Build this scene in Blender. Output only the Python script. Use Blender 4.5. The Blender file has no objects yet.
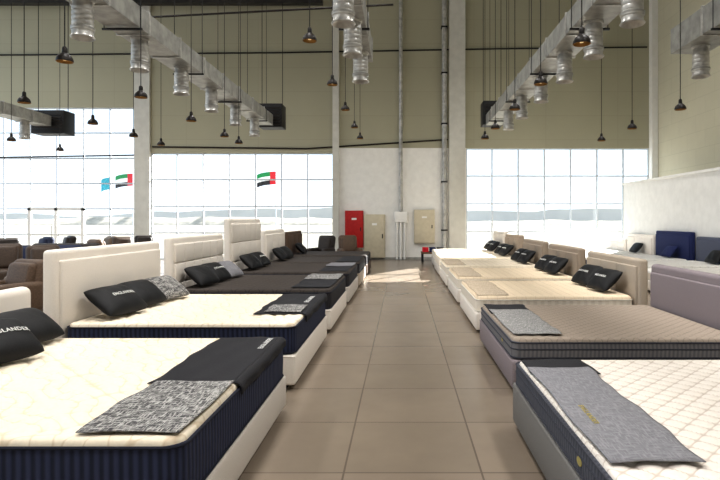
import bpy, bmesh, math, random
from mathutils import Vector, Matrix
random.seed(4)
PI=math.pi
S=bpy.context.scene
C=S.collection
S.view_settings.view_transform='Standard'
S.view_settings.exposure=.12
S.view_settings.gamma=.9

# ------------------------------------------------------------------ materials
def lin(c):
    return tuple(((v/255)/12.92 if v/255<=.04045 else ((v/255+.055)/1.055)**2.4) for v in c)+(1,)
def mat(name,c1,c2=None,rough=.8,scale=60,bump=.15,metal=0,kind='noise',stretch=(1,1,1),lo=.35,hi=.65,spec=.3,emit=0,dist=.01):
    m=bpy.data.materials.new(name); m.use_nodes=True
    nt=m.node_tree; N=nt.nodes; L=nt.links
    b=N['Principled BSDF']
    tc=N.new('ShaderNodeTexCoord'); mp=N.new('ShaderNodeMapping'); mp.inputs['Scale'].default_value=stretch
    L.new(tc.outputs['Object'],mp.inputs[0])
    if kind in('wave','wavez'):
        t=N.new('ShaderNodeTexWave'); t.bands_direction='DIAGONAL' if kind=='wave' else 'Z'; t.inputs['Scale'].default_value=scale; t.inputs['Distortion'].default_value=0
        if kind=='wave': mp.inputs['Scale'].default_value=(1,1,0)
        out=t.outputs['Fac']
    else:
        t=N.new('ShaderNodeTexNoise'); t.inputs['Scale'].default_value=scale; t.inputs['Detail'].default_value=4; out=t.outputs['Fac']
    L.new(mp.outputs[0],t.inputs['Vector'])
    r=N.new('ShaderNodeValToRGB'); r.color_ramp.elements[0].position=lo; r.color_ramp.elements[1].position=hi
    r.color_ramp.elements[0].color=lin(c2 or tuple(v*.92 for v in c1)); r.color_ramp.elements[1].color=lin(c1)
    L.new(out,r.inputs[0]); L.new(r.outputs[0],b.inputs['Base Color'])
    b.inputs['Roughness'].default_value=rough; b.inputs['Metallic'].default_value=metal
    b.inputs['Specular IOR Level'].default_value=spec
    if bump:
        bp=N.new('ShaderNodeBump'); bp.inputs['Strength'].default_value=bump; bp.inputs['Distance'].default_value=dist
        L.new(out,bp.inputs['Height']); L.new(bp.outputs[0],b.inputs['Normal'])
    if emit:
        L.new(r.outputs[0],b.inputs['Emission Color']); b.inputs['Emission Strength'].default_value=emit
    return m
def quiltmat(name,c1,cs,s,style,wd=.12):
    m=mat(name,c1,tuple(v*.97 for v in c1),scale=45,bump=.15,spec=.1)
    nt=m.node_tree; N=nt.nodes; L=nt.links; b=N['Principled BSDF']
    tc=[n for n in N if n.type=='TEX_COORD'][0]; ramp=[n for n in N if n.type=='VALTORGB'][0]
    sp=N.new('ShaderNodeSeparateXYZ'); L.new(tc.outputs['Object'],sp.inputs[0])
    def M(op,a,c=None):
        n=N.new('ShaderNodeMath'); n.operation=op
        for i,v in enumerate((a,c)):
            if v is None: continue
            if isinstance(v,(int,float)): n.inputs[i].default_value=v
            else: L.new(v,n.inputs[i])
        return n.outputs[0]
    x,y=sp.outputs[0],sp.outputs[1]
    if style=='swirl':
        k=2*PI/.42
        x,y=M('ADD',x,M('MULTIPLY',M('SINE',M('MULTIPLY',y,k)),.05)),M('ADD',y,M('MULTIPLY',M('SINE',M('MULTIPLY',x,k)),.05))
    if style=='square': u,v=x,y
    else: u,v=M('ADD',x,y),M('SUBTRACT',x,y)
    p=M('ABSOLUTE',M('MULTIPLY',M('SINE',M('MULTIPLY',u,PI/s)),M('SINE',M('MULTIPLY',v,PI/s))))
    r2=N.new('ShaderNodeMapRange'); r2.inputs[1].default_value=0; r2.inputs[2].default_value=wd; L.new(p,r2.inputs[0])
    mx=N.new('ShaderNodeMix'); mx.data_type='RGBA'; mx.inputs[6].default_value=lin(cs)  # stitch lines tinted darker so the colour carries shade in the quilt valleys
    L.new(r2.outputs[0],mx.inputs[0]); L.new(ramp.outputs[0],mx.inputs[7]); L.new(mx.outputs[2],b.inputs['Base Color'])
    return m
def brickmat(name,c1,c2,cm,bw,bh,mortar,offset,rough,plane='xy',spec=.4,bump=.3,nlo=.82,nhi=1.14,nsc=3,rvar=0,shift=(0,0,0)):
    m=bpy.data.materials.new(name); m.use_nodes=True
    nt=m.node_tree; N=nt.nodes; L=nt.links; b=N['Principled BSDF']
    tc=N.new('ShaderNodeTexCoord'); sep=N.new('ShaderNodeSeparateXYZ'); cb=N.new('ShaderNodeCombineXYZ')
    mp=N.new('ShaderNodeMapping'); mp.inputs['Location'].default_value=shift
    L.new(tc.outputs['Object'],mp.inputs[0]); L.new(mp.outputs[0],sep.inputs[0])
    L.new(sep.outputs['XYZ'.index(plane[0].upper())],cb.inputs[0]); L.new(sep.outputs['XYZ'.index(plane[1].upper())],cb.inputs[1])
    br=N.new('ShaderNodeTexBrick'); br.offset=offset; br.squash=1
    br.inputs['Scale'].default_value=1; br.inputs['Brick Width'].default_value=bw; br.inputs['Row Height'].default_value=bh
    br.inputs['Mortar Size'].default_value=mortar; br.inputs['Mortar Smooth'].default_value=.2; br.inputs['Bias'].default_value=0
    br.inputs['Color1'].default_value=lin(c1); br.inputs['Color2'].default_value=lin(c2); br.inputs['Mortar'].default_value=lin(cm)
    L.new(cb.outputs[0],br.inputs['Vector'])
    ns=N.new('ShaderNodeTexNoise'); ns.inputs['Scale'].default_value=nsc; ns.inputs['Detail'].default_value=8; ns.inputs['Roughness'].default_value=.65
    L.new(tc.outputs['Object'],ns.inputs['Vector'])
    mr=N.new('ShaderNodeMapRange'); mr.inputs[1].default_value=.3; mr.inputs[2].default_value=.7; mr.inputs[3].default_value=nlo; mr.inputs[4].default_value=nhi
    L.new(ns.outputs['Fac'],mr.inputs[0])
    mx=N.new('ShaderNodeVectorMath'); mx.operation='SCALE'
    L.new(br.outputs['Color'],mx.inputs[0]); L.new(mr.outputs[0],mx.inputs['Scale'])
    L.new(mx.outputs[0],b.inputs['Base Color'])
    b.inputs['Roughness'].default_value=rough; b.inputs['Specular IOR Level'].default_value=spec
    if rvar:
        m2=N.new('ShaderNodeMapRange'); m2.inputs[3].default_value=rough-rvar; m2.inputs[4].default_value=rough+rvar
        L.new(ns.outputs['Fac'],m2.inputs[0]); L.new(m2.outputs[0],b.inputs['Roughness'])
    bp=N.new('ShaderNodeBump'); bp.inputs['Strength'].default_value=bump; bp.inputs['Distance'].default_value=.01; bp.invert=True
    L.new(br.outputs['Fac'],bp.inputs['Height']); L.new(bp.outputs[0],b.inputs['Normal'])
    return m
def glassmat():
    m=bpy.data.materials.new('glass'); m.use_nodes=True
    nt=m.node_tree; N=nt.nodes; L=nt.links; N.remove(N['Principled BSDF'])
    tr=N.new('ShaderNodeBsdfTransparent'); tr.inputs[0].default_value=(.95,.98,1,1)
    gl=N.new('ShaderNodeBsdfGlossy'); gl.inputs['Roughness'].default_value=.02
    mx=N.new('ShaderNodeMixShader'); ns=N.new('ShaderNodeTexNoise'); ns.inputs['Scale'].default_value=.3
    mr=N.new('ShaderNodeMapRange'); mr.inputs[3].default_value=.03; mr.inputs[4].default_value=.05
    L.new(ns.outputs['Fac'],mr.inputs[0]); L.new(mr.outputs[0],mx.inputs[0])
    L.new(tr.outputs[0],mx.inputs[1]); L.new(gl.outputs[0],mx.inputs[2]); L.new(mx.outputs[0],N['Material Output'].inputs[0])
    return m
M_floor=brickmat('floor_tile',(136,123,109),(130,118,104),(104,93,82),.9,.9,.0075,0,.26,spec=.5,nlo=.93,nhi=1.06,nsc=1.6,rvar=.03,bump=.15,shift=(.38,0,0))
M_wall=brickmat('wall_panel',(166,163,142),(164,161,140),(156,153,133),3.0,1.0,.01,0,.75,'xz',nlo=.98,nhi=1.02,nsc=.6,bump=.08)
M_block=brickmat('block_wall',(192,188,168),(189,185,165),(180,176,157),1.2,.6,.01,.5,.8,'yz',nlo=.98,nhi=1.02,bump=.1)
M_white=mat('white_plaster',(228,227,223),(221,220,216),scale=4,bump=.05)
M_colm=mat('pale_column_paint',(204,203,196),(196,195,188),scale=4,bump=.05)
M_ceil=mat('ceiling_grey',(150,148,140),scale=2,bump=.05)
M_frame=mat('grey_white_aluminium',(206,213,220),(196,203,211),rough=.4,scale=8,bump=0,spec=.4)
M_glass=glassmat()
M_galv=mat('galvanised_steel',(192,191,187),(156,155,151),rough=.38,scale=7,bump=.03,metal=.35,spec=.5)
M_tray=mat('duct_grey',(164,164,159),(138,138,134),rough=.45,scale=5,bump=.05,metal=.25)
M_black=mat('black_metal',(26,26,27),(18,18,18),rough=.5,scale=20,bump=.05)
M_roof=mat('dark_roof_steel',(48,46,42),(38,36,33),rough=.6,scale=6,bump=.05)
M_bronze=mat('black_bronze',(32,25,20),(22,17,14),rough=.42,scale=12,bump=.02,metal=.1,spec=.3)
M_brass=mat('brass',(164,124,70),(142,106,58),rough=.4,scale=12,bump=0,metal=.3)
M_cord=mat('black_cord',(30,28,26),rough=.6,scale=80,bump=0)
M_bulb=mat('warm_bulb',(250,218,160),rough=.4,scale=5,bump=0,emit=.6)
M_cream=mat('cream_upholstery',(234,227,218),(225,217,207),scale=160,bump=.2)
M_creamgrey=mat('cream_grey_linen',(212,205,197),(194,187,179),scale=140,bump=.25)
M_beigeup=mat('taupe_cream_upholstery',(182,169,153),(169,156,141),scale=150,bump=.2)
M_tan=mat('taupe_upholstery',(160,145,129),(147,133,118),scale=150,bump=.2)
M_mauve=mat('mauve_upholstery',(142,131,134),(129,119,122),scale=160,bump=.2)
M_greyup=mat('grey_woven_upholstery',(136,133,129),(98,96,94),scale=190,bump=.4,lo=.4,hi=.6)
M_brownup=mat('brown_upholstery',(90,71,57),(78,61,49),scale=150,bump=.2)
M_navyup=mat('navy_velvet',(30,40,86),(22,31,70),scale=120,bump=.15)
M_slate=mat('slate_velvet',(84,88,104),(70,74,90),scale=120,bump=.15)
M_navy=mat('navy_ribbed_border',(46,52,78),(24,29,48),kind='wave',scale=14,bump=.5,lo=.1,hi=.9)
M_char=mat('charcoal_border',(50,48,52),(32,31,36),kind='wave',scale=14,bump=.4,lo=.2,hi=.8)
M_greyb=mat('blue_grey_border',(84,86,95),(66,68,77),kind='wave',scale=16,bump=.3,lo=.2,hi=.8)
M_greyb2=mat('mid_grey_border',(122,120,122),(102,101,104),kind='wave',scale=16,bump=.25,lo=.2,hi=.8)
M_creamb=mat('cream_border',(230,221,207),(219,209,194),kind='wave',scale=6,bump=.25)
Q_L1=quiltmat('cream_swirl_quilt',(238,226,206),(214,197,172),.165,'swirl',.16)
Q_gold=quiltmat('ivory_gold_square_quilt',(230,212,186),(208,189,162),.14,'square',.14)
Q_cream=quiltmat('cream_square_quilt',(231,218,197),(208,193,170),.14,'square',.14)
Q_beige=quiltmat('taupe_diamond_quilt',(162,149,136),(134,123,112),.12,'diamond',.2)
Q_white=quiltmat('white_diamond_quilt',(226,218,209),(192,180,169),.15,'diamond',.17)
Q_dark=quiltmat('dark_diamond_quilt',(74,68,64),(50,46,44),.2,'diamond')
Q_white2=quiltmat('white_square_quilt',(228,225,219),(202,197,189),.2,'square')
M_pipe_n=mat('navy_piping',(26,29,44),scale=60,bump=0)
M_pipe_g=mat('grey_piping',(60,61,70),scale=60,bump=0)
M_pipe_w=mat('white_piping',(225,220,210),scale=60,bump=0)
M_blackfab=mat('black_satin_cushion',(20,20,22),(13,13,15),rough=.6,scale=90,bump=.2)
M_runner=mat('charcoal_runner',(36,35,39),(28,27,31),rough=.8,scale=150,bump=.2)
def weave(name,c1,c2,lo=.46,hi=.54,sc=26,st=2.6):
    m=mat(name,c1,c2,scale=sc,bump=.25,lo=lo,hi=hi)
    nt=m.node_tree; N=nt.nodes; L=nt.links
    t1=[n for n in N if n.type=='TEX_NOISE'][0]; mp=[n for n in N if n.type=='MAPPING'][0]; mp.inputs['Scale'].default_value=(.35,st,1)
    t2=N.new('ShaderNodeTexNoise'); t2.inputs['Scale'].default_value=sc; t2.inputs['Detail'].default_value=4
    mp2=N.new('ShaderNodeMapping'); mp2.inputs['Scale'].default_value=(st,.35,1)
    tc=[n for n in N if n.type=='TEX_COORD'][0]; L.new(tc.outputs['Object'],mp2.inputs[0]); L.new(mp2.outputs[0],t2.inputs['Vector'])
    mx=N.new('ShaderNodeMath'); mx.operation='MAXIMUM'
    L.new(t1.outputs['Fac'],mx.inputs[0]); L.new(t2.outputs['Fac'],mx.inputs[1])
    r=[n for n in N if n.type=='VALTORGB'][0]; L.new(mx.outputs[0],r.inputs[0])
    r.color_ramp.elements[0].position=lo+.06; r.color_ramp.elements[1].position=hi+.06
    return m
M_tweed=weave('black_white_sketch_weave',(176,174,170),(58,57,59),.44,.56,56)
M_greyweave=weave('grey_heather_weave',(138,137,140),(112,111,116),.4,.6,50)
M_lightweave=weave('light_grey_weave',(166,164,161),(114,113,113),.42,.58,46)
M_beigeweave=weave('beige_heather_weave',(200,184,162),(172,156,136),.42,.58,40)
M_letter=mat('white_lettering',(232,232,230),scale=40,bump=0)
M_goldletter=mat('gold_lettering',(170,156,96),scale=40,bump=0)
M_leather=mat('brown_leather',(102,82,66),(84,67,54),rough=.5,scale=40,bump=.15)
M_tanleather=mat('taupe_leather',(124,106,89),(106,90,75),rough=.5,scale=40,bump=.15)
M_darkleather=mat('dark_leather',(54,46,42),(42,36,33),rough=.5,scale=40,bump=.15)
M_midleather=mat('umber_leather',(80,65,54),(64,52,44),rough=.5,scale=40,bump=.15)
M_navychair=mat('navy_chair_fabric',(44,50,76),(34,40,62),rough=.7,scale=80,bump=.15)
M_teal=mat('teal_cloth',(60,170,190),scale=8,bump=0)
M_red=mat('red_paint',(180,36,36),(166,30,30),rough=.4,scale=10,bump=0)
M_redcloth=mat('red_cloth',(214,40,54),scale=8,bump=0)
M_green=mat('green_cloth',(30,140,80),scale=8,bump=0)
M_whitecloth=mat('white_cloth',(240,240,240),scale=8,bump=0)
M_blackcloth=mat('black_cloth',(40,40,44),scale=8,bump=0)
M_panel=mat('beige_steel_cabinet',(196,187,165),(188,179,157),rough=.5,scale=6,bump=0)
M_wood=mat('brown_wood',(110,80,56),(84,60,42),rough=.5,scale=14,bump=.1,stretch=(1,8,1))
M_foot=mat('black_plastic_foot',(24,22,20),scale=30,bump=0)
M_sand=mat('desert_sand',(148,143,134),(132,128,120),rough=1,scale=.35,bump=0,spec=0,stretch=(1,.5,1),lo=.42,hi=.6)
M_hill=mat('hazy_hill',(216,206,194),(204,195,184),rough=1,scale=.06,bump=0,spec=0)  # aerial haze put into the pale, low-contrast colour
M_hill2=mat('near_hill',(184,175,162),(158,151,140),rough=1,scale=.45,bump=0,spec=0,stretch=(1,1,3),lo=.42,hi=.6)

# ------------------------------------------------------------------ helpers
def link(o,parent=None):
    C.objects.link(o)
    if parent: o.parent=parent
    return o
def obj(name,bm,m,parent=None,smooth=True):
    bmesh.ops.recalc_face_normals(bm,faces=bm.faces[:])
    me=bpy.data.meshes.new(name); bm.to_mesh(me); bm.free()
    if smooth:
        me.polygons.foreach_set('use_smooth',[True]*len(me.polygons))
        try: me.set_sharp_from_angle(angle=math.radians(40))
        except Exception: pass
    me.materials.append(m)
    return link(bpy.data.objects.new(name,me),parent)
def tag(o,label,cat,group=None):
    o['label']=label; o['category']=cat
    if group: o['group']=group
    return o
def thing(name,label,cat,loc=(0,0,0),rz=0,group=None):
    o=link(bpy.data.objects.new(name,None)); o.empty_display_size=.1
    o.location=loc; o.rotation_euler=(0,0,rz)
    return tag(o,label,cat,group)
def struct(o): o['kind']='structure'; return o
def box(bm,x0,x1,y0,y1,z0,z1,bev=0,seg=3,mtx=None):
    r=bmesh.ops.create_cube(bm,size=1)
    vs=r['verts']
    for v in vs:
        v.co=Vector(((x0+x1)/2+v.co.x*(x1-x0),(y0+y1)/2+v.co.y*(y1-y0),(z0+z1)/2+v.co.z*(z1-z0)))
    if bev:
        es=list({e for v in vs for e in v.link_edges})
        r2=bmesh.ops.bevel(bm,geom=es,offset=bev,segments=seg,affect='EDGES',profile=.5)
        vs=list({v for v in r2['verts']}|{v for v in vs if v.is_valid})
    if mtx is not None:
        for v in vs: v.co=mtx@v.co
    return bm
def B(*a,**k): return box(bmesh.new(),*a,**k)
def tube(bm,pts,r,n=8,closed=False):
    rings=[]; k=len(pts)
    for i,p in enumerate(pts):
        p=Vector(p)
        a=Vector(pts[(i-1)%k]) if (closed or i>0) else p
        b=Vector(pts[(i+1)%k]) if (closed or i<k-1) else p
        d=(b-a).normalized()
        up=Vector((0,0,1)) if abs(d.z)<.9 else Vector((1,0,0))
        s=d.cross(up).normalized(); u=s.cross(d)
        rings.append([bm.verts.new(p+s*math.cos(2*PI*j/n)*r+u*math.sin(2*PI*j/n)*r) for j in range(n)])
    m=k if closed else k-1
    for i in range(m):
        A,Bq=rings[i],rings[(i+1)%k]
        for j in range(n): bm.faces.new((A[j],A[(j+1)%n],Bq[(j+1)%n],Bq[j]))
    if not closed:
        bm.faces.new(rings[0]); bm.faces.new(rings[-1])
    return bm
def lathe(bm,prof,n=24,cx=0,cy=0):
    rings=[]
    for r,z in prof:
        rings.append([bm.verts.new((cx+r*math.cos(2*PI*j/n),cy+r*math.sin(2*PI*j/n),z)) for j in range(n)] if r>1e-5 else [bm.verts.new((cx,cy,z))])
    for a,b in zip(rings,rings[1:]):
        for j in range(n):
            if len(a)==1 and len(b)==1: continue
            if len(a)==1: bm.faces.new((a[0],b[j],b[(j+1)%n]))
            elif len(b)==1: bm.faces.new((a[j],a[(j+1)%n],b[0]))
            else: bm.faces.new((a[j],a[(j+1)%n],b[(j+1)%n],b[j]))
    return bm
def rr(a,b,r,inset=0,n=6):
    pts=[]
    for k,(sx,sy) in enumerate(((1,1),(-1,1),(-1,-1),(1,-1))):
        for i in range(n+1):
            t=k*PI/2+i/n*PI/2
            pts.append((sx*(a-r)+(r-inset)*math.cos(t),sy*(b-r)+(r-inset)*math.sin(t)))
    return pts
def loft_rr(bm,a,b,r,prof):
    rings=[[bm.verts.new((x,y,z)) for x,y in rr(a,b,r,ins)] for ins,z in prof]
    n=len(rings[0])
    for A,Bq in zip(rings,rings[1:]):
        for j in range(n): bm.faces.new((A[j],A[(j+1)%n],Bq[(j+1)%n],Bq[j]))
    bm.faces.new(rings[0]); bm.faces.new(rings[-1])
    return bm
def quilt_top(a,b,r,R,skirt,n,s,depth,style):
    bm=bmesh.new()
    def coords(h):
        e=[0,.006,.015,.03,.05]
        inner=[-(h-.05)+2*(h-.05)*i/n for i in range(1,n)]
        return [-h+v for v in e]+inner+[h-v for v in reversed(e)]
    X=coords(a); Y=coords(b); V=[]
    for x in X:
        row=[]
        for y in Y:
            e=min(a-abs(x),b-abs(y))
            z=R if e>=R else math.sqrt(max(0,R*R-(R-e)**2))
            f=min(1,max(0,(e-.05)/.06))
            if style=='diamond':
                p=math.sqrt(abs(math.sin(PI*(x+y)/s)*math.sin(PI*(x-y)/s)))
            elif style=='swirl':
                xx=x+.05*math.sin(y*2*PI/.42); yy=y+.05*math.sin(x*2*PI/.42)
                p=math.sqrt(abs(math.sin(PI*(xx+yy)/s)*math.sin(PI*(xx-yy)/s)))
            else:
                p=math.sqrt(abs(math.sin(PI*x/s)*math.sin(PI*y/s)))
            z-=depth*(1-p)*f
            px,py=x,y
            dx=abs(x)-(a-r); dy=abs(y)-(b-r)
            if dx>0 and dy>0:
                k=max(dx,dy)/math.hypot(dx,dy)
                px=math.copysign(a-r+dx*k,x); py=math.copysign(b-r+dy*k,y)
            row.append(bm.verts.new((px,py,z)))
        V.append(row)
    for i in range(len(X)-1):
        for j in range(len(Y)-1):
            bm.faces.new((V[i][j],V[i+1][j],V[i+1][j+1],V[i][j+1]))
    bd=[e for e in bm.edges if e.is_boundary]
    g=bmesh.ops.extrude_edge_only(bm,edges=bd)['geom']
    for v in g:
        if isinstance(v,bmesh.types.BMVert): v.co.z=-skirt
    return bm
def text_bm(s,size,ext=.001,spacing=1.08):
    cu=bpy.data.curves.new('t','FONT'); cu.body=s; cu.size=size; cu.align_x='CENTER'; cu.align_y='CENTER'; cu.extrude=ext; cu.space_character=spacing
    o=bpy.data.objects.new('t',cu); C.objects.link(o)
    dg=bpy.context.evaluated_depsgraph_get(); dg.update()
    me=bpy.data.meshes.new_from_object(o.evaluated_get(dg))
    bm=bmesh.new(); bm.from_mesh(me)
    bpy.data.objects.remove(o); bpy.data.curves.remove(cu); bpy.data.meshes.remove(me)
    return bm
def pillow_z(x,y,w,h,t):
    u=min(1,abs(x)/(w/2)); v=min(1,abs(y)/(h/2))
    return t/2*((1-u**3)**.55)*((1-v**3)**.55)
def pillow_bm(w,h,t,n=20):
    bm=bmesh.new(); top=[];bot=[]
    for i in range(n+1):
        a=[];b=[]
        for j in range(n+1):
            u=math.sin((i/n-.5)*PI); v=math.sin((j/n-.5)*PI)
            x=u*w/2; y=v*h/2
            z=pillow_z(x,y,w,h,t)+.006*math.sin(9*u+4*v)*(1-u*u)*(1-v*v)
            px=x*(1-.02*(1-v*v)*abs(u)-.05*v**6*abs(u)**3); py=y*(1-.03*(1-u*u)*abs(v)-.07*u**6*abs(v)**3)
            edge=i in(0,n) or j in(0,n)
            va=bm.verts.new((px,py,z)); a.append(va); b.append(va if edge else bm.verts.new((px,py,-z)))
        top.append(a);bot.append(b)
    for i in range(n):
        for j in range(n):
            bm.faces.new((top[i][j],top[i+1][j],top[i+1][j+1],top[i][j+1]))
            bm.faces.new((bot[i][j],bot[i][j+1],bot[i+1][j+1],bot[i+1][j]))
    return bm

# ------------------------------------------------------------------ camera
H=1.65
cam=bpy.data.cameras.new('camera'); co=link(bpy.data.objects.new('camera',cam))
cam.lens=18; cam.sensor_width=23.5; cam.shift_x=-42/720; cam.shift_y=-20/720
co.location=(0,0,H); co.rotation_euler=(PI/2,0,0); cam.clip_end=2000
S.camera=co

# ------------------------------------------------------------------ setting
YB=23.0; CEIL=11.6
struct(obj('floor',B(-20,10.7,-6,YB+.3,-.1,0),M_floor,smooth=False))
struct(obj('ceiling',B(-20,10.7,-6,YB+.3,CEIL,CEIL+.2),M_ceil,smooth=False))
W1=(-20,-11.1,6.35); W2=(-10.5,-2.85,4.45); W3=(2.67,10.35,4.65)
bm=bmesh.new()
y0,y1=YB,YB+.3
box(bm,W1[0],W1[1],y0,y1,W1[2],CEIL); box(bm,W1[1],W2[0],y0,y1,4.45,CEIL)
box(bm,W2[0],W2[1],y0,y1,W2[2],CEIL); box(bm,W2[1],W3[0],y0,y1,4.65,CEIL)
box(bm,W3[0],W3[1],y0,y1,W3[2],CEIL); box(bm,W3[1],10.7,y0,y1,0,CEIL)
struct(obj('wall_back',bm,M_wall,smooth=False))
bm=bmesh.new(); box(bm,W2[1],W3[0],y0,y1,0,4.65); box(bm,W1[1],W2[0],y0,y1,0,4.45)
struct(obj('wall_back',bm,M_white,smooth=False))
struct(obj('wall_right',B(10.55,10.85,-6,YB,0,CEIL),M_block,smooth=False))
struct(obj('wall_rear',B(-20,10.85,-6.3,-6,0,CEIL),M_white,smooth=False))
bm=B(8.6,8.75,10.5,21.4,0,3.0); box(bm,8.55,8.8,10.5,21.45,3.0,3.08)
struct(obj('wall_partition',bm,M_white,smooth=False))
struct(obj('trim_1',B(-11.12,-10.48,YB-.12,YB-.002,0,CEIL),M_colm,smooth=False))
struct(obj('trim_2',B(-2.88,-2.62,YB-.15,YB-.002,0,CEIL),M_colm,smooth=False))
struct(obj('trim_3',B(1.95,2.62,YB-.2,YB-.002,0,CEIL),M_colm,smooth=False))
struct(obj('trim_4',B(10.3,10.54,YB-.3,YB-.002,0,CEIL),M_white,smooth=False))
struct(obj('trim_5',B(-19.9,-3.2,YB-.9,YB-.6,10.35,10.75),M_roof,smooth=False))
struct(obj('baseboard_back',B(-2.6,1.95,YB-.03,YB-.002,0,.1),M_tray,smooth=False))
def window(name,x0,x1,z1,cols,rows):
    w=.055; bm=bmesh.new(); Y0,Y1=YB+.07,YB+.15
    for i in range(cols+1):
        x=x0+(x1-x0)*i/cols; xx=min(max(x,x0+w/2),x1-w/2)
        box(bm,xx-w/2,xx+w/2,Y0,Y1,0,z1)
    for j in range(rows+1):
        z=z1*j/rows; zz=min(max(z,w/2),z1-w/2)
        box(bm,x0,x1,Y0+.005,Y1-.005,zz-w/2,zz+w/2)
    f=struct(obj(name,bm,M_frame,smooth=False))
    bm=bmesh.new(); vs=[bm.verts.new(p) for p in((x0,YB+.1,0),(x1,YB+.1,0),(x1,YB+.1,z1),(x0,YB+.1,z1))]; bm.faces.new(vs)
    obj('glass_pane',bm,M_glass,f,smooth=False)
    return f
window('window_1',*W1,8,6); window('window_2',*W2,7,4); window('window_3',*W3,7,4)
bm=bmesh.new()
dx0,dx1=-15.55,-13.325     # the door fills two bays of the glazing grid
for x in(dx0,(dx0+dx1)/2,dx1): box(bm,x-.06,x+.06,YB-.01,YB+.09,0,2.15)
box(bm,dx0-.06,dx1+.06,YB-.01,YB+.09,2.05,2.18); box(bm,dx0,dx1,YB-.005,YB+.085,0,.16); box(bm,dx0,dx1,YB-.005,YB+.085,1.0,1.08)
d=struct(obj('door_1',bm,M_white,smooth=False))
for x in((dx0+dx1)/2-.14,(dx0+dx1)/2+.14): obj('door_handle',tube(bmesh.new(),[(x,YB+.04,.85),(x,YB-.06,.9),(x,YB-.06,1.4),(x,YB+.04,1.45)],.014),M_galv,d)

# outside
struct(obj('ground',B(-300,300,YB+.35,420,-.5,-.12),M_sand))
def hill(yd,hh,seed,m,amp):
    bm=bmesh.new(); rn=random.Random(seed); ph=[rn.uniform(0,6) for _ in range(6)]
    pts=[]
    for i in range(161):
        x=-yd*1.2+2.4*yd*i/160
        z=hh+amp*sum(math.sin(x/yd*f+p)/k for f,p,k in zip((4,9,17,31,60,97),ph,(1,1.6,2.5,4,6,9)))
        pts.append((bm.verts.new((x,yd-6,-.2)),bm.verts.new((x,yd,z)),bm.verts.new((x,yd+12,-.2))))
    for a,b in zip(pts,pts[1:]):
        bm.faces.new((a[0],b[0],b[1],a[1])); bm.faces.new((a[1],b[1],b[2],a[2]))
    struct(obj('terrain_hill',bm,m))
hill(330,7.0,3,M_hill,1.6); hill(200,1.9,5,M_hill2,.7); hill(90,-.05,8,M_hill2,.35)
def flag(px,py,Y,w,h,label,kind):
    cx=(px-402)/551.5*Y; top=H+(220-py)/551.5*Y
    t=thing('flag',label,'flag',(cx,Y,-.12))
    obj('pole',lathe(bmesh.new(),[(.05,0),(.03,top+.3),(0,top+.34)],10),M_frame,t)
    def strip(u0,u1,v0,v1):
        bm=bmesh.new(); n=10; V=[]
        for i in range(n+1):
            u=u0+(u1-u0)*i/n
            V.append([bm.verts.new((-u*w-.03,.12*math.sin(u*7)*u,top-v*h-.25*u*u*h)) for v in(v0,v1)])
        for a,b in zip(V,V[1:]): bm.faces.new((a[0],b[0],b[1],a[1]))
        return bm
    if kind=='uae':
        obj('red_band',strip(0,.3,0,1),M_redcloth,t)
        obj('green_stripe',strip(.3,1,0,.333),M_green,t); obj('white_stripe',strip(.3,1,.333,.667),M_whitecloth,t); obj('black_stripe',strip(.3,1,.667,1),M_blackcloth,t)
    else: obj('teal_cloth',strip(0,1,0,1),M_teal,t)
flag(276,170,45,1.55,1.05,'flag with red hoist band outside the left middle window','uae')
flag(133,172,45,1.45,1.0,'flag with red hoist band outside the far left window','uae')
flag(110,176,46,.75,1.0,'plain teal flag flying outside the far left window','teal')

# ------------------------------------------------------------------ beds
def tufts(hb,style,m,L,W,hgt,zlow):
    if style=='square': ny=6; nz=max(2,int((hgt-zlow)/.3))
    elif style=='tall': ny=5; nz=max(2,int((hgt-zlow)/.34))
    elif style=='channel': ny=3; nz=1
    elif style=='frame': ny=1; nz=1
    else: return
    mg=.05
    dy=(W-2*mg)/ny; dz=(hgt-zlow-mg)/nz
    for i in range(ny):
        for j in range(nz):
            obj('panel',B(-L-.02,-L+.03,-W/2+mg+i*dy+.004,-W/2+mg+(i+1)*dy-.004,zlow+j*dz+.004,zlow+(j+1)*dz-.004,bev=.02,seg=3),m,hb)
def bed(side,xf,y0,y1,hbh,L,baseh,bm_,hm,style,label,group,name='upholstered_bed',extra=.04):
    rz=0 if side<0 else PI
    yc=(y0+y1)/2; W=y1-y0
    t=thing(name,label,'bed',(xf,yc,0),rz,group)
    b=obj('base',B(-L+.005,0,-W/2,W/2,.05,baseh,bev=.025),bm_,t)
    obj('trim_welt',tube(bmesh.new(),[(-L+.02,-W/2-.001,baseh-.012),(0,-W/2-.001,baseh-.012)],.006,6),bm_,b)
    for sx in(-.12,-L+.2):
        for sy in(-1,1): obj('leg',lathe(bmesh.new(),[(0,0),(.03,0),(.04,.055),(0,.055)],12,sx,sy*(W/2-.12)),M_foot,t)
    if hbh:
        Wh=W+extra
        hb=obj('headboard',B(-L-.14,-L,-Wh/2,Wh/2,.05,hbh,bev=.045 if style!='round' else .065,seg=4),hm,t)
        tufts(hb,style,hm,L,Wh,hbh-.05,baseh+.1)
    return dict(side=side,xf=xf,yc=yc,W=W,L=L,baseh=baseh,rz=rz)
def put(o,b,local,rz=0):
    m=Matrix.Translation((b['xf'],b['yc'],0))@Matrix.Rotation(b['rz'],4,'Z')@Matrix.Translation(local)
    o.location=m.to_translation(); o.rotation_euler=(0,0,b['rz']+rz)
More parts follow.
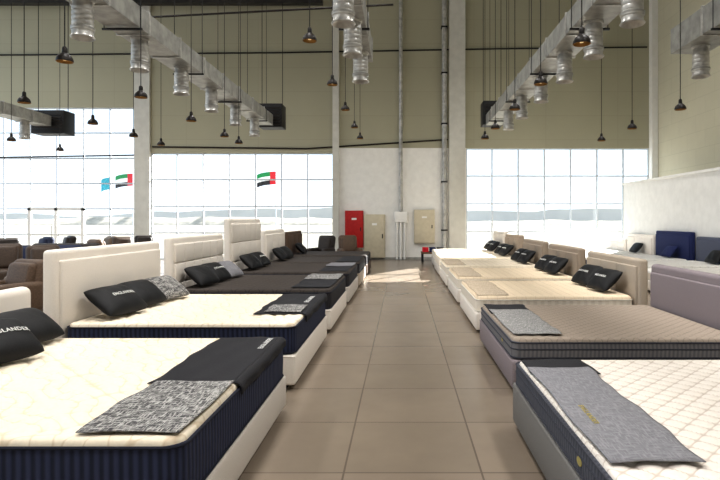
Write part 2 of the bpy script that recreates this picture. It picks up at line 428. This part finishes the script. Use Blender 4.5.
def mattress(b,thick,corem,topm,pipem,s,depth,n,style,label,group,badge=False,R=.05,pipes=None):
    ml=b['L']-.06; mw=b['W']-.06
    t=thing('mattress',label,'mattress',group=group)
    put(t,b,(-ml/2-.01,0,b['baseh']+.001))
    a,c=ml/2,mw/2; tz=thick-R
    obj('border',loft_rr(bmesh.new(),a,c,.09,[(.02,0),(.0,.02),(-.004,tz*.5),(0,tz-.015),(.015,tz)]),corem,t)
    ins=.004 if R>.04 else (.012 if R>.025 else .02)
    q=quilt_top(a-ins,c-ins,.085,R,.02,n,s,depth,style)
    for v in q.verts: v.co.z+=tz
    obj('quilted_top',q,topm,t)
    for z in(pipes or (.02,tz-.006)):
        obj('piping',tube(bmesh.new(),[(x,y,z) for x,y in rr(a+.002,c+.002,.09)],.008 if R>.025 else .006,6,closed=True),pipem,t)
    if badge:
        o=obj('badge',lathe(bmesh.new(),[(0,0),(.022,0),(.022,.004),(0,.006)],20),M_goldletter,t); o.scale=(1,1.6,1)
        o.rotation_euler=(0,PI/2,0); o.location=(a+.004,.55,tz*.5)
    b['top']=b['baseh']+thick; b['ml']=ml; b['mw']=mw
def cloth(b,ya,yb,xin,m,name,label,cat,lift,group=None,text=None,tm=None,tsize=.07,tpos=None,yaw=0,seed=1,drop=0,xend=.03):
    bm=bmesh.new(); V=[]; ny=40; nx=24
    wave=lambda x,y: .002*math.sin(y*9+x*14+seed)+.0012*math.sin(x*31-y*6+seed*2)
    for i in range(nx+1):
        u=i/nx; row=[]
        for j in range(ny+1):
            v=j/ny
            x=-xin+(xin-xend)*u; y=ya+(yb-ya)*v
            zz=wave(x,y)
            if not(drop and i>nx-3): zz-=.003*max(0,1-min(u*nx,(1-u)*nx,v*ny,(1-v)*ny)/1.5)
            ox=(.010*math.sin(y*7+seed)+.006*math.sin(y*17+seed*3))*(1-u) + (0 if drop else (.007*math.sin(y*6+seed*2))*u)
            oy=(.010*math.sin(x*8+seed)*(1-v)+.010*math.sin(x*7+seed*2+1)*v)
            row.append(bm.verts.new((x+ox,y+oy,lift+zz)))
        V.append(row)
    for a,c in zip(V,V[1:]):
        for j in range(ny): bm.faces.new((a[j],c[j],c[j+1],a[j+1]))
    edge=[v.co.copy() for v in V[-1]]
    o=obj(name,bm,m)
    sm=o.modifiers.new('thickness','SOLIDIFY'); sm.thickness=.004; sm.offset=1
    tag(o,label,cat,group)
    put(o,b,(-.01,0,b['top']),yaw)
    if drop:
        bm=bmesh.new(); V2=[[bm.verts.new(e) for e in edge]]
        pts=[]
        for i in range(1,7):
            a=i/6*PI/2; pts.append(((xend+.018)*math.sin(a), -(xend+.01)*(1-math.cos(a))))
        for i in range(1,5): pts.append((xend+.018,-xend-.01-drop*i/4))
        for x,z in pts:
            V2.append([bm.verts.new((e.x+x+.004*math.sin(j*.6+seed)*(z<-.03),e.y,e.z+z+.006*math.sin(j*.35+seed)*(z<-.06))) for j,e in enumerate(edge)])
        for a,c in zip(V2,V2[1:]):
            for j in range(ny): bm.faces.new((a[j],c[j],c[j+1],a[j+1]))
        h=obj('hanging_end',bm,m,o); sm=h.modifiers.new('thickness','SOLIDIFY'); sm.thickness=.004; sm.offset=1
    if text:
        tb=text_bm(text,tsize)
        for v in tb.verts:
            x,y,z=v.co; X,Y=tpos[0]-y,tpos[1]+x
            v.co=Vector((X,Y,lift+.0055+z+wave(X,Y)))
        obj('lettering',tb,tm or M_letter,o,smooth=False)
    return o
def pillow(b,y,xo,tilt,yaw,m,label,text=False,w=.62,h=.42,t=.19,group=None,roll=0,lift=0,tx=0,tsize=.055):
    th=math.radians(tilt)
    o=obj('cushion',pillow_bm(w,h,t),m); tag(o,label,'cushion',group)
    ex=Vector((0,1,0)); ey=Vector((-math.cos(th),0,math.sin(th))); ez=ex.cross(ey)
    R=Matrix((ex,ey,ez)).transposed().to_4x4()
    z=b['top']+h/2*math.sin(th)+t*.25*math.cos(th)+lift
    x=-b['L']+.03+h/2*math.cos(th)+t*.42*math.sin(th)+abs(math.sin(math.radians(yaw)))*w/2+xo
    o.matrix_world=Matrix.Translation((b['xf'],b['yc'],0))@Matrix.Rotation(b['rz'],4,'Z')@Matrix.Translation((x,y,z))@Matrix.Rotation(math.radians(yaw),4,'Z')@R@Matrix.Rotation(math.radians(roll),4,'Z')
    if text:
        tb=text_bm('ENGLANDER',tsize,.0015)
        for v in tb.verts:
            v.co.x+=tx; v.co.z+=pillow_z(v.co.x,v.co.y,w,h,t)+.008
        obj('lettering',tb,M_letter,o,smooth=False)
    return o
OR=['nearest','second','third','fourth','fifth','sixth']
GB='upholstered beds lining the aisle'; GM='mattresses on the aisle beds'; GC='scatter cushions on the aisle beds'; GR='bed runners and throws'
XF=-1.03
L1=bed(-1,-1.0,2.5,4.78,1.06,2.3,.31,M_creamgrey,M_cream,'round','cream linen bed nearest the camera on the left of the aisle, low rounded headboard',GB,extra=.34)
mattress(L1,.33,M_navy,Q_L1,M_pipe_n,.165,.026,140,'swirl','thick navy sided mattress with cream quilted top nearest the camera on the left',GM,R=.032)
L2=bed(-1,XF,5.32,7.58,1.36,2.3,.34,M_cream,M_cream,'frame','white bed second from the camera on the left, plain wide panel headboard',GB)
mattress(L2,.30,M_navy,Q_L1,M_pipe_n,.165,.026,110,'swirl','navy sided mattress with cream quilted top on the second bed on the left',GM,R=.032)
L3=bed(-1,XF,8.02,10.25,1.40,2.3,.34,M_cream,M_cream,'square','white bed third from the camera on the left, square tufted headboard',GB)
mattress(L3,.30,M_char,Q_dark,M_pipe_n,.2,.015,50,'diamond','charcoal mattress with dark knit top on the third bed on the left',GM)
L4=bed(-1,XF,10.72,12.95,1.68,2.3,.34,M_creamgrey,M_cream,'tall','bed fourth from the camera on the left, tallest white tufted headboard',GB)
mattress(L4,.30,M_char,Q_dark,M_pipe_n,.2,.015,40,'diamond','charcoal mattress with dark knit top on the bed with the tallest headboard',GM)
L5=bed(-1,XF,13.42,15.6,1.40,2.3,.34,M_beigeup,M_cream,'channel','bed fifth from the camera on the left, cream channelled headboard',GB)
mattress(L5,.28,M_char,Q_dark,M_pipe_n,.2,.012,30,'diamond','dark mattress on the fifth bed on the left of the aisle',GM)
L6=bed(-1,XF,16.1,18.3,1.3,2.3,.34,M_brownup,M_brownup,'channel','brown bed farthest from the camera on the left of the aisle',GB)
mattress(L6,.28,M_char,Q_dark,M_pipe_n,.2,.012,30,'diamond','dark mattress on the brown bed at the far end of the left row',GM)
cloth(L1,-.24,1.08,.55,M_runner,'bed_runner','charcoal bed runner with white lettering across the foot of the nearest left bed','runner',.009,GR,text='ENGLANDER',tsize=.06,tpos=(-.09,.82),drop=.04)
cloth(L1,-1.07,-.25,.50,M_tweed,'throw_blanket','black and white sketch weave throw at near foot corner of nearest left bed','throw',.021,GR,yaw=-.02,seed=3,xend=.01)
cloth(L2,-.55,1.06,.56,M_runner,'bed_runner','charcoal bed runner with white lettering on the second bed on the left','runner',.009,GR,text='ENGLANDER',tsize=.085,tpos=(-.12,.5),seed=4,drop=.04)
cloth(L2,-.50,.0,.46,M_tweed,'throw_blanket','small grey woven throw on top of charcoal runner on the second left bed','throw',.021,GR,seed=11,xend=.06)
cloth(L3,-.95,1.03,.6,M_runner,'bed_runner','black bed runner over the foot of the third bed on the left','runner',.011,GR,seed=5)
cloth(L3,.1,1.0,.62,M_tweed,'throw_blanket','black and white weave throw on the third bed on the left','throw',.023,GR,seed=6)
cloth(L4,-1,1.03,.6,M_runner,'bed_runner','black bed runner over the foot of the fourth bed on the left','runner',.011,GR,seed=7)
cloth(L4,.1,1.0,.62,M_greyweave,'throw_blanket','grey weave throw on the fourth bed on the left','throw',.023,GR,seed=8)
cloth(L5,-1,1.0,.6,M_runner,'bed_runner','black bed runner over the foot of the fifth bed on the left','runner',.011,GR,seed=9)
pillow(L1,.20,.08,36,-20,M_blackfab,'black cushion with white lettering lying in front on the nearest left bed',True,.62,.40,.18,GC,tx=.10,tsize=.052)
pillow(L1,.80,.0,36,-6,M_blackfab,'plain black cushion leaning on the headboard of the nearest left bed',False,.58,.38,.17,GC)
pillow(L2,-.58,.0,36,-10,M_blackfab,'black lettered cushion at the near side of the second left bed',True,.62,.42,.18,GC,tx=.04,tsize=.055)
pillow(L2,.03,.0,38,-10,M_blackfab,'plain black cushion between two others on the second left bed',False,.56,.40,.17,GC)
pillow(L2,.61,.04,36,-12,M_tweed,'grey and white weave cushion beside the black pair on the second left bed',False,.52,.42,.14,GC)
pillow(L3,-.68,.0,40,-8,M_blackfab,'black cushion at the near side of the third left bed',False,.60,.40,.18,GC)
pillow(L3,-.04,.0,40,-8,M_blackfab,'black lettered cushion in the middle of the third left bed',True,.56,.40,.17,GC)
pillow(L3,.56,.04,38,-10,M_greyweave,'grey weave cushion beside the black pair on the third left bed',False,.5,.40,.14,GC)
pillow(L4,-.6,.0,42,-6,M_blackfab,'black cushion at the near side of the fourth left bed',False,.60,.40,.18,GC)
pillow(L4,.1,.0,42,-6,M_blackfab,'black lettered cushion at the far side of the fourth left bed',True,.60,.40,.18,GC)
pillow(L5,-.55,.02,45,0,M_blackfab,'black cushion at the near side of the fifth left bed',False,.60,.40,.18,GC)
pillow(L5,.25,.02,45,0,M_blackfab,'black cushion at the far side of the fifth left bed',False,.60,.40,.18,GC)
pillow(L6,-.3,.02,45,0,M_blackfab,'black cushion on the brown bed at the far end of the left row',False,.60,.40,.18,GC)
# ---- right
R1=bed(1,.88,2.2,4.4,1.0,2.3,.36,M_greyup,M_greyup,'frame','grey upholstered bed nearest the camera on the right of the aisle',GB)
mattress(R1,.19,M_greyb,Q_white,M_pipe_g,.15,.016,130,'diamond','slim grey sided mattress with white diamond quilted top nearest on the right',GM,badge=True,R=.02,pipes=(.02,.11,.166))
R2=bed(1,1.04,5.2,7.4,1.06,2.3,.32,M_mauve,M_mauve,'frame','mauve upholstered bed second from the camera on the right, low mauve headboard',GB)
mattress(R2,.20,M_greyb2,Q_beige,M_pipe_g,.12,.012,90,'diamond','grey sided mattress with taupe quilted top on the mauve bed',GM,badge=True,R=.03,pipes=(.02,.1,.162))
R3=bed(1,1.07,8.0,10.2,1.08,2.36,.30,M_cream,M_beigeup,'channel','cream bed third from the camera on the right, taupe panelled headboard',GB)
mattress(R3,.24,M_creamb,Q_gold,M_pipe_w,.14,.014,80,'square','cream mattress with pale golden quilted top on the third bed on the right',GM)
R4=bed(1,1.07,10.7,12.9,1.1,2.36,.30,M_cream,M_tan,'channel','bed fourth from the camera on the right, taupe headboard',GB)
mattress(R4,.24,M_creamb,Q_gold,M_pipe_w,.14,.014,70,'square','cream mattress with pale golden top on the fourth bed on the right',GM)
R5=bed(1,1.07,13.4,15.6,1.12,2.36,.30,M_cream,M_tan,'channel','bed fifth from the camera on the right, taupe headboard',GB)
mattress(R5,.24,M_creamb,Q_cream,M_pipe_w,.14,.012,60,'square','cream mattress on the fifth bed on the right of the aisle',GM)
R6=bed(1,1.07,16.1,18.3,1.2,2.36,.30,M_creamgrey,M_tan,'channel','pale linen bed sixth from the camera on the right of the aisle',GB)
mattress(R6,.26,M_creamb,Q_cream,M_pipe_w,.2,.01,30,'square','cream mattress on the sixth bed on the right of the aisle',GM)
R7=bed(1,1.12,18.75,20.9,1.25,2.36,.30,M_creamgrey,M_creamgrey,'channel','pale bed farthest from the camera on the right, in front of the window',GB)
mattress(R7,.26,M_creamb,Q_cream,M_pipe_w,.2,.01,30,'square','cream mattress on the farthest bed on the right of the aisle',GM)
cloth(R1,-1.02,-.62,.52,M_runner,'bed_runner','charcoal runner at the far foot corner of the nearest right bed','runner',.008,GR,seed=2)
cloth(R1,-.74,.84,.47,M_greyweave,'throw_blanket','long grey heather throw with gold lettering along foot of nearest right bed','throw',.022,GR,text='ENGLANDER',tm=M_goldletter,tsize=.045,tpos=(-.14,.25),seed=3)
cloth(R2,-1.03,-.3,.54,M_runner,'bed_runner','dark grey runner at the far foot corner of the mauve bed','runner',.009,GR,seed=5)
cloth(R2,-.55,.92,.52,M_lightweave,'throw_blanket','light grey woven throw along the foot of the mauve bed','throw',.024,GR,seed=6)
for b,n,sd in((R3,'third',7),(R4,'fourth',8),(R5,'fifth',9)):
    cloth(b,-1.0,1.0,.5,M_beigeweave,'throw_blanket','beige heather throw along the foot of the %s bed on the right'%n,'throw',.012,GR,seed=sd)
for b,n in((R3,'third'),(R4,'fourth'),(R5,'fifth'),(R6,'sixth'),(R7,'farthest')):
    pillow(b,.50,.0,44,8,M_blackfab,'black cushion with white lettering at the near side of the %s bed on the right'%n,True,.62,.43,.18,GC)
    pillow(b,-.30,.0,44,8,M_blackfab,'black cushion with white lettering at the far side of the %s bed on the right'%n,True,.62,.43,.18,GC)
# ---- second row on the right, against the partition
GB2='beds against the white partition'
PD=('slate grey headboard bed against the white partition, right of the navy one','navy headboard bed against the white partition','white bed left of the navy bed along the white partition','cream bed at the right edge of view along the white partition','low white bed farthest back, right under the right window')
PS=('slate grey bed by the partition','navy bed by the partition','white bed left of the navy bed','cream bed by the partition at right edge','low white bed under the right window')
for i,(a,c,hm,hh) in enumerate(((13.6,15.75,M_slate,1.18),(16.05,18.25,M_navyup,1.30),(18.5,20.55,M_cream,1.15),(11.1,13.3,M_cream,1.1),(20.75,22.7,M_cream,.9))):
    b=bed(1,5.6,a,c,hh,2.8,.28,(M_cream,M_greyup,M_cream,M_cream,M_cream)[i],hm,'frame' if i<2 else 'channel',PD[i],GB2)
    mattress(b,.22,(M_greyb,M_navy,M_creamb,M_creamb,M_creamb)[i],Q_white2,M_pipe_w,.2,.01,24,'square','white mattress on the '+PS[i],'mattresses along the partition')
    if i<3: pillow(b,.3,.02,50,0,M_blackfab if i!=1 else M_navyup,'dark cushion on the '+PS[i],False,.6,.42,.18,GC)

# ------------------------------------------------------------------ chairs in the background
def armchair(name,label,cat,loc,rz,m,w=.85,d=.85,hb=1.02,group=None):
    t=thing(name,label,cat,loc,rz,group)
    obj('seat',B(-w/2+.13,w/2-.13,-d/2,d/2-.18,.2,.48,bev=.09,seg=5),m,t)
    mt=Matrix.Translation((0,d/2-.2,.3))@Matrix.Rotation(math.radians(-12),4,'X')
    obj('backrest',B(-w/2+.08,w/2-.08,-.04,.2,0,hb-.3,bev=.115,seg=6,mtx=mt),m,t)
    obj('back_cushion',B(-w/2+.16,w/2-.16,-.14,.04,.16,hb-.38,bev=.085,seg=5,mtx=mt),m,t)
    for s in(-1,1):
        x0,x1=sorted((s*w/2,s*(w/2-.19)))
        obj('armrest',B(x0,x1,-d/2+.02,d/2-.05,.12,.62,bev=.09,seg=6),m,t)
        for sy in(-1,1): obj('leg',lathe(bmesh.new(),[(0,0),(.022,0),(.032,.2),(0,.2)],10,s*(w/2-.1),sy*(d/2-.14)),M_foot,t)
    return t
GA='lounge chairs on the left side of the showroom'
def atpx(px,Y): return ((px-402)/551.5*Y,Y,0)
for nm,lb,ct,px,Y,rz,m,w,hb in(
 ('recliner_chair','taupe leather armchair behind the nearest left headboard','armchair',36,10.4,-.6,M_tanleather,.82,1.08),
 ('recliner_chair','brown leather armchair at the left edge behind the nearest bed','armchair',6,9.2,-.4,M_leather,.95,1.0),
 ('recliner_chair','umber armchair at the left edge behind two lighter armchairs','armchair',2,13.2,.5,M_midleather,.9,1.1),
 ('recliner_chair','umber recliner behind the taupe leather armchair','armchair',46,12.6,.7,M_midleather,.85,1.1),
 ('lounge_sofa','long dark sofa under the far left window','sofa',75,17.0,PI,M_darkleather,2.2,.98),
 ('lounge_sofa','navy fabric sofa behind the brown armchairs at the left','sofa',44,15.0,.2,M_navychair,1.8,.98),
 ('armchair','brown armchair standing near the left end of the middle window','armchair',108,18.4,2.6,M_leather,.85,1.05),
 ('armchair','umber armchair left of the white window column','armchair',128,19.6,.9,M_midleather,.85,1.08),
 ('armchair','dark armchair under the far left window by the glass door','armchair',58,20.8,-.8,M_darkleather,.85,1.08),
 ('armchair','taupe armchair under the far left window right of the side table','armchair',101,21.2,-.6,M_tanleather,.85,1.05),
 ('armchair','dark armchair at the left edge in front of the glass door','armchair',12,17.5,1.0,M_darkleather,.95,1.1),
 ('armchair','navy armchair in front of the glass door, right of a dark one','armchair',34,19.4,-.7,M_navychair,.9,1.08),
 ('armchair','dark armchair tucked behind the white window column','armchair',146,21.2,.6,M_darkleather,.85,1.08),
 ('armchair','brown armchair behind the last left bed, left of a darker one','armchair',291,20.6,.5,M_leather,.9,1.15),
 ('armchair','very dark armchair behind the last left bed, right of a brown one','armchair',321,20.4,-.4,M_darkleather,.85,1.1),
 ('recliner_chair','brown leather recliner standing in front of the red cabinet','armchair',350,20.0,.3,M_leather,.85,1.12),
 ):
    armchair(nm,lb,ct,atpx(px,Y),rz,m,w,.85,hb,GA)
t=thing('side_table','round dark side table beside the glass door','table',atpx(80,19.4),0)
obj('top',lathe(bmesh.new(),[(0,.68),(.40,.68),(.41,.7),(.40,.72),(0,.72)],32),M_wood,t); obj('stem',lathe(bmesh.new(),[(0,.03),(.05,.03),(.04,.68),(0,.68)],12),M_black,t); obj('foot_plate',lathe(bmesh.new(),[(0,0),(.28,0),(.27,.03),(0,.035)],24),M_black,t)
BX,BY=1.2,21.7
t=thing('display_bench','low dark display bench with folded fabric samples at the end of the aisle','bench',(BX,BY,0))
obj('top',B(-.45,.45,-.5,.5,.34,.4,bev=.01),M_wood,t)
for sx in(-1,1):
    for sy in(-1,1): obj('leg',B(sx*.4-.03,sx*.4+.03,sy*.44-.03,sy*.44+.03,0,.34,bev=.005),M_black,t)
for i,(x,m,n) in enumerate(((-.28,M_redcloth,'red'),(.0,M_navyup,'navy'),(.29,M_blackcloth,'black'))):
    bm=bmesh.new()
    for k in range(3): box(bm,-.12,.12,-.2,.2,k*.06,k*.06+.055,bev=.02,seg=3)
    o=obj('folded_fabric',bm,m); o.location=(BX+x,BY,.4); tag(o,'folded %s fabric on the low display bench'%n,'folded cloth','folded fabric samples')

# ------------------------------------------------------------------ wall equipment
def cabinet(name,label,x0,x1,z0,z1,m,dp=.18):
    t=thing(name,label,'cabinet',((x0+x1)/2,YB-.002,z0))
    w=x1-x0; h=z1-z0
    obj('body',B(-w/2,w/2,-dp,0,0,h,bev=.01),m,t)
    d=obj('door',B(-w/2+.04,w/2-.04,-dp-.025,-dp,.04,h-.04,bev=.008),m,t)
    obj('handle',B(w/2-.13,w/2-.09,-dp-.05,-dp-.02,h*.45,h*.55,bev=.005),M_black,d)
    obj('nameplate',B(-.1,.1,-dp-.03,-dp-.02,h*.75,h*.8),M_white,d)
cabinet('fire_hose_cabinet','red fire hose cabinet on the white wall at the end of aisle',-2.36,-1.6,.5,2.04,M_red)
cabinet('electrical_cabinet','tall beige electrical cabinet beside the red cabinet',-1.58,-.7,.08,1.88,M_panel)
cabinet('electrical_cabinet','smaller beige electrical cabinet right of the white pipes',.5,1.35,.68,2.08,M_panel)
t=thing('water_riser','white riser valve box below the full height pipe on back wall','pipe',(-.05,YB-.16,0))
obj('box',B(-.27,.27,-.06,.1,1.55,2.0,bev=.02),M_white,t)
for x in(-.16,0,.16): obj('pipe',lathe(bmesh.new(),[(0,.02),(.045,.02),(.045,1.56),(0,1.56)],12,x,.03),M_white,t)
obj('riser',lathe(bmesh.new(),[(0,1.98),(.075,1.98),(.075,CEIL),(0,CEIL)],14,.0,.0),M_galv,t)
t=thing('downpipe','grey round downpipe running up the back wall right of aisle','pipe',(1.75,YB-.18,0))
obj('pipe',lathe(bmesh.new(),[(0,0),(.1,0),(.1,CEIL),(0,CEIL)],16),M_galv,t)
for z in(1.2,3.2,5.6,7.7,9.6): obj('bracket',B(-.13,.13,-.11,.175,z,z+.06,bev=.005),M_black,t)
def pipe(name,label,pts,r,m):
    return tag(obj(name,tube(bmesh.new(),pts,r,8),m),label,'pipe')
pipe('conduit','black conduit running across the back wall above the windows',[(-19,YB-.035,8.5),(-5,YB-.035,8.62),(4,YB-.035,8.78),(10.2,YB-.035,8.85)],.032,M_black)
pipe('conduit','dark conduit along the wall just over the middle window',[(-10.4,YB-.035,4.7),(-4,YB-.035,4.62),(1.9,YB-.035,5.0)],.032,M_bronze)
pipe('sprinkler_pipe','thin copper coloured pipe crossing above the left beds',[(-7.0,12.8,6.3),(-.2,12.8,6.65)],.025,M_bronze)
pipe('conduit','dark conduit crossing the far left window',[(-20,YB-.035,4.2),(-11.13,YB-.035,4.35)],.03,M_black)

# ------------------------------------------------------------------ ducts
def duct(label,x,y0,y1,outs,w=.58,h=.38,zb=5.05,group='ceiling air ducts'):
    t=thing('air_duct',label,'duct',(x,0,zb),0,group)
    obj('body',B(-w/2,w/2,y0,y1,0,h,bev=.006,seg=1),M_tray,t)
    y=y0+.6
    while y<y1-.3:
        f=bmesh.new(); e=.022
        box(f,-w/2-e,w/2+e,y-.02,y+.02,-e,h+e)
        obj('flange',f,M_galv,t,smooth=False); y+=1.4
    prof=[(0,.01),(.165,.01),(.165,-.03),(.143,-.04),(.143,-.12)]
    z=-.12
    for k in range(4):
        prof+=[(.153,z-.014),(.153,z-.05),(.145,z-.064)]; z-=.076
    prof+=[(.165,z-.01),(.165,z-.06),(.152,z-.07),(.152,z-.13),(.176,z-.165),(.164,z-.18),(.13,z-.14),(0,z-.08)]
    for yo in outs:
        o=obj('outlet',lathe(bmesh.new(),prof,24,0,yo),M_galv,t)
        obj('clamp_ring',lathe(bmesh.new(),[(.15,-.43),(.17,-.435),(.17,-.46),(.15,-.465)],24,0,yo),M_tray,o)
    y=y0+1.2
    while y<y1:
        for s in(-1,1): obj('hanger_rod',tube(bmesh.new(),[(s*(w/2+.03),y,-.03),(s*(w/2+.03),y,CEIL-zb)],.008,6),M_black,t)
        obj('hanger_bar',B(-w/2-.06,w/2+.06,y-.02,y+.02,-.06,-.025),M_black,t,smooth=False)
        y+=3.0
duct('long grey ceiling duct above the left row of beds',-4.92,2.5,19.8,[6.5,8.5,10.35,12.3,14.25,16.3,18.4])
duct('long grey ceiling duct above the right row of beds',3.3,2.5,19.8,[6.2,7.9,9.5,11.2,13.1,15.2,17.1])
duct('short grey ceiling duct above the centre aisle',-.84,2.5,11.9,[6.3,7.9,9.4,11.2],w=.42)
duct('short grey ceiling duct at the far right',5.85,2.5,11.3,[7,8.9,10.8],w=.7,h=.5)
duct('grey ceiling duct in front of the far left window',-13.0,10,20.0,[15,17,19])
def fan(label,x,y,z,w,h):
    t=thing('fan_coil_unit',label,'air unit',(x,y,z),0,'black ceiling fan units')
    obj('body',B(-w/2,w/2,0,.7,0,h,bev=.02),M_black,t)
    bm=bmesh.new()
    for k in range(6): box(bm,-w/2+.06,w/2-.06,-.02,.0,.08+k*(h-.16)/6,.08+k*(h-.16)/6+.05)
    obj('grille',bm,M_bronze,t,smooth=False)
    for s in(-1,1): obj('hanger_rod',tube(bmesh.new(),[(s*(w/2-.05),.35,h-.02),(s*(w/2-.05),.35,CEIL-z)],.012,6),M_black,t)
fan('black fan unit at the end of the left ceiling duct',-4.75,19.85,5.0,.85,.85)
fan('black fan unit at the end of the right ceiling duct',3.3,19.85,5.1,.75,.85)
fan('black fan unit at the end of the far left duct',-12.9,20.05,4.8,1.2,.85)

# ------------------------------------------------------------------ pendant lamps
ZP=3.37
def pendant(label,x,y,z,group,proto=[None]):
    if proto[0] is None:
        t=thing('pendant_lamp',label,'lamp',(x,y,z),0,group)
        k=.78
        s=obj('shade',lathe(bmesh.new(),[(r*k,zz) for r,zz in [(.106,0),(.11,.002),(.108,.03),(.09,.06),(.055,.085),(.036,.098),(.033,.15),(.022,.165),(0,.168)]],24),M_bronze,t)
        obj('lining',lathe(bmesh.new(),[(r*k,zz) for r,zz in [(.109,.001),(.104,-.001),(.102,.028),(.084,.055),(.05,.078),(.03,.088),(0,.09)]],24),M_brass,s)
        obj('bulb',lathe(bmesh.new(),[(0,.012),(.018,.018),(.024,.036),(.02,.058),(.012,.074),(0,.08)],14),M_bulb,t)
        c=obj('cord',tube(bmesh.new(),[(0,0,.15),(0,0,CEIL-ZP)],.006,6),M_cord,t)
        c.scale=(1,1,(CEIL-z)/(CEIL-ZP))
        proto[0]=t; return t
    p=proto[0]; r=p.copy(); C.objects.link(r); r.location=(x,y,z); r['label']=label; r['group']=group
    for ch in list(p.children):
        c=ch.copy(); C.objects.link(c); c.parent=r
        if ch.name.startswith('cord'): c.scale=(1,1,(CEIL-z)/(CEIL-ZP))
        for g in list(ch.children):
            dd=g.copy(); C.objects.link(dd); dd.parent=c
    return r
rows=[('over the left beds by the aisle',-1.13,[6.75,8.95,11.0,13.1,14.85],3.84),
 ('over the left headboards',-3.67,[6.0,7.75,9.6,11.4,12.4],ZP),
 ('left of the left beds',-5.55,[8.1,9.9,11.4,12.7],ZP),
 ('over the right edge of the aisle',1.76,[5.4,7.0,8.6,10.4,11.7],ZP),
 ('over the right headboards',4.34,[8.6,10.4,12.0],ZP),
 ('near the far left window',-8.5,[12.0,13.7],ZP)]
for nm,x,ys,z in rows:
    for i,y in enumerate(ys):
        pendant('bronze pendant lamp, %s in the row %s'%(OR[i],nm),x,y,z,'bronze pendant lamps')

# ------------------------------------------------------------------ light
w=bpy.data.worlds.new('sky'); S.world=w; w.use_nodes=True
N=w.node_tree.nodes; L=w.node_tree.links; bg=N['Background']
tc=N.new('ShaderNodeTexCoord'); sp=N.new('ShaderNodeSeparateXYZ'); rp=N.new('ShaderNodeValToRGB')
L.new(tc.outputs['Generated'],sp.inputs[0]); L.new(sp.outputs[2],rp.inputs[0]); L.new(rp.outputs[0],bg.inputs[0])
e=rp.color_ramp.elements; e[0].position=0; e[0].color=(.9,.95,1,1); e[1].position=.24; e[1].color=(.54,.69,.84,1)
bg.inputs[1].default_value=1.7
def area(x,y,z,sx,sy,p,col=(1,.98,.955)):
    l=bpy.data.lights.new('overhead_fill','AREA'); l.shape='RECTANGLE'; l.size=sx; l.size_y=sy; l.energy=p; l.color=col; l.spread=math.radians(145)  # added fill lamp above the view, brightens the interior
    o=link(bpy.data.objects.new('overhead_fill',l)); o.location=(x,y,z); return o
for x in(-9,-2,5):
    for y in(-1,6,13): area(x,y,11.3,1.2,1.2,315)
area(-14.5,15,11.3,1.2,1.2,380)  # extra fill added to lift the dim door and armchairs at far left
sn=bpy.data.lights.new('sun','SUN'); sn.energy=32; sn.angle=.01; sn.color=(1,.97,.92)
so=link(bpy.data.objects.new('sun',sn)); el=math.radians(25)
so.rotation_euler=Vector((-.5*math.cos(el),-.866*math.cos(el),-math.sin(el))).to_track_quat('-Z','Y').to_euler()
so.location=(30,60,40)
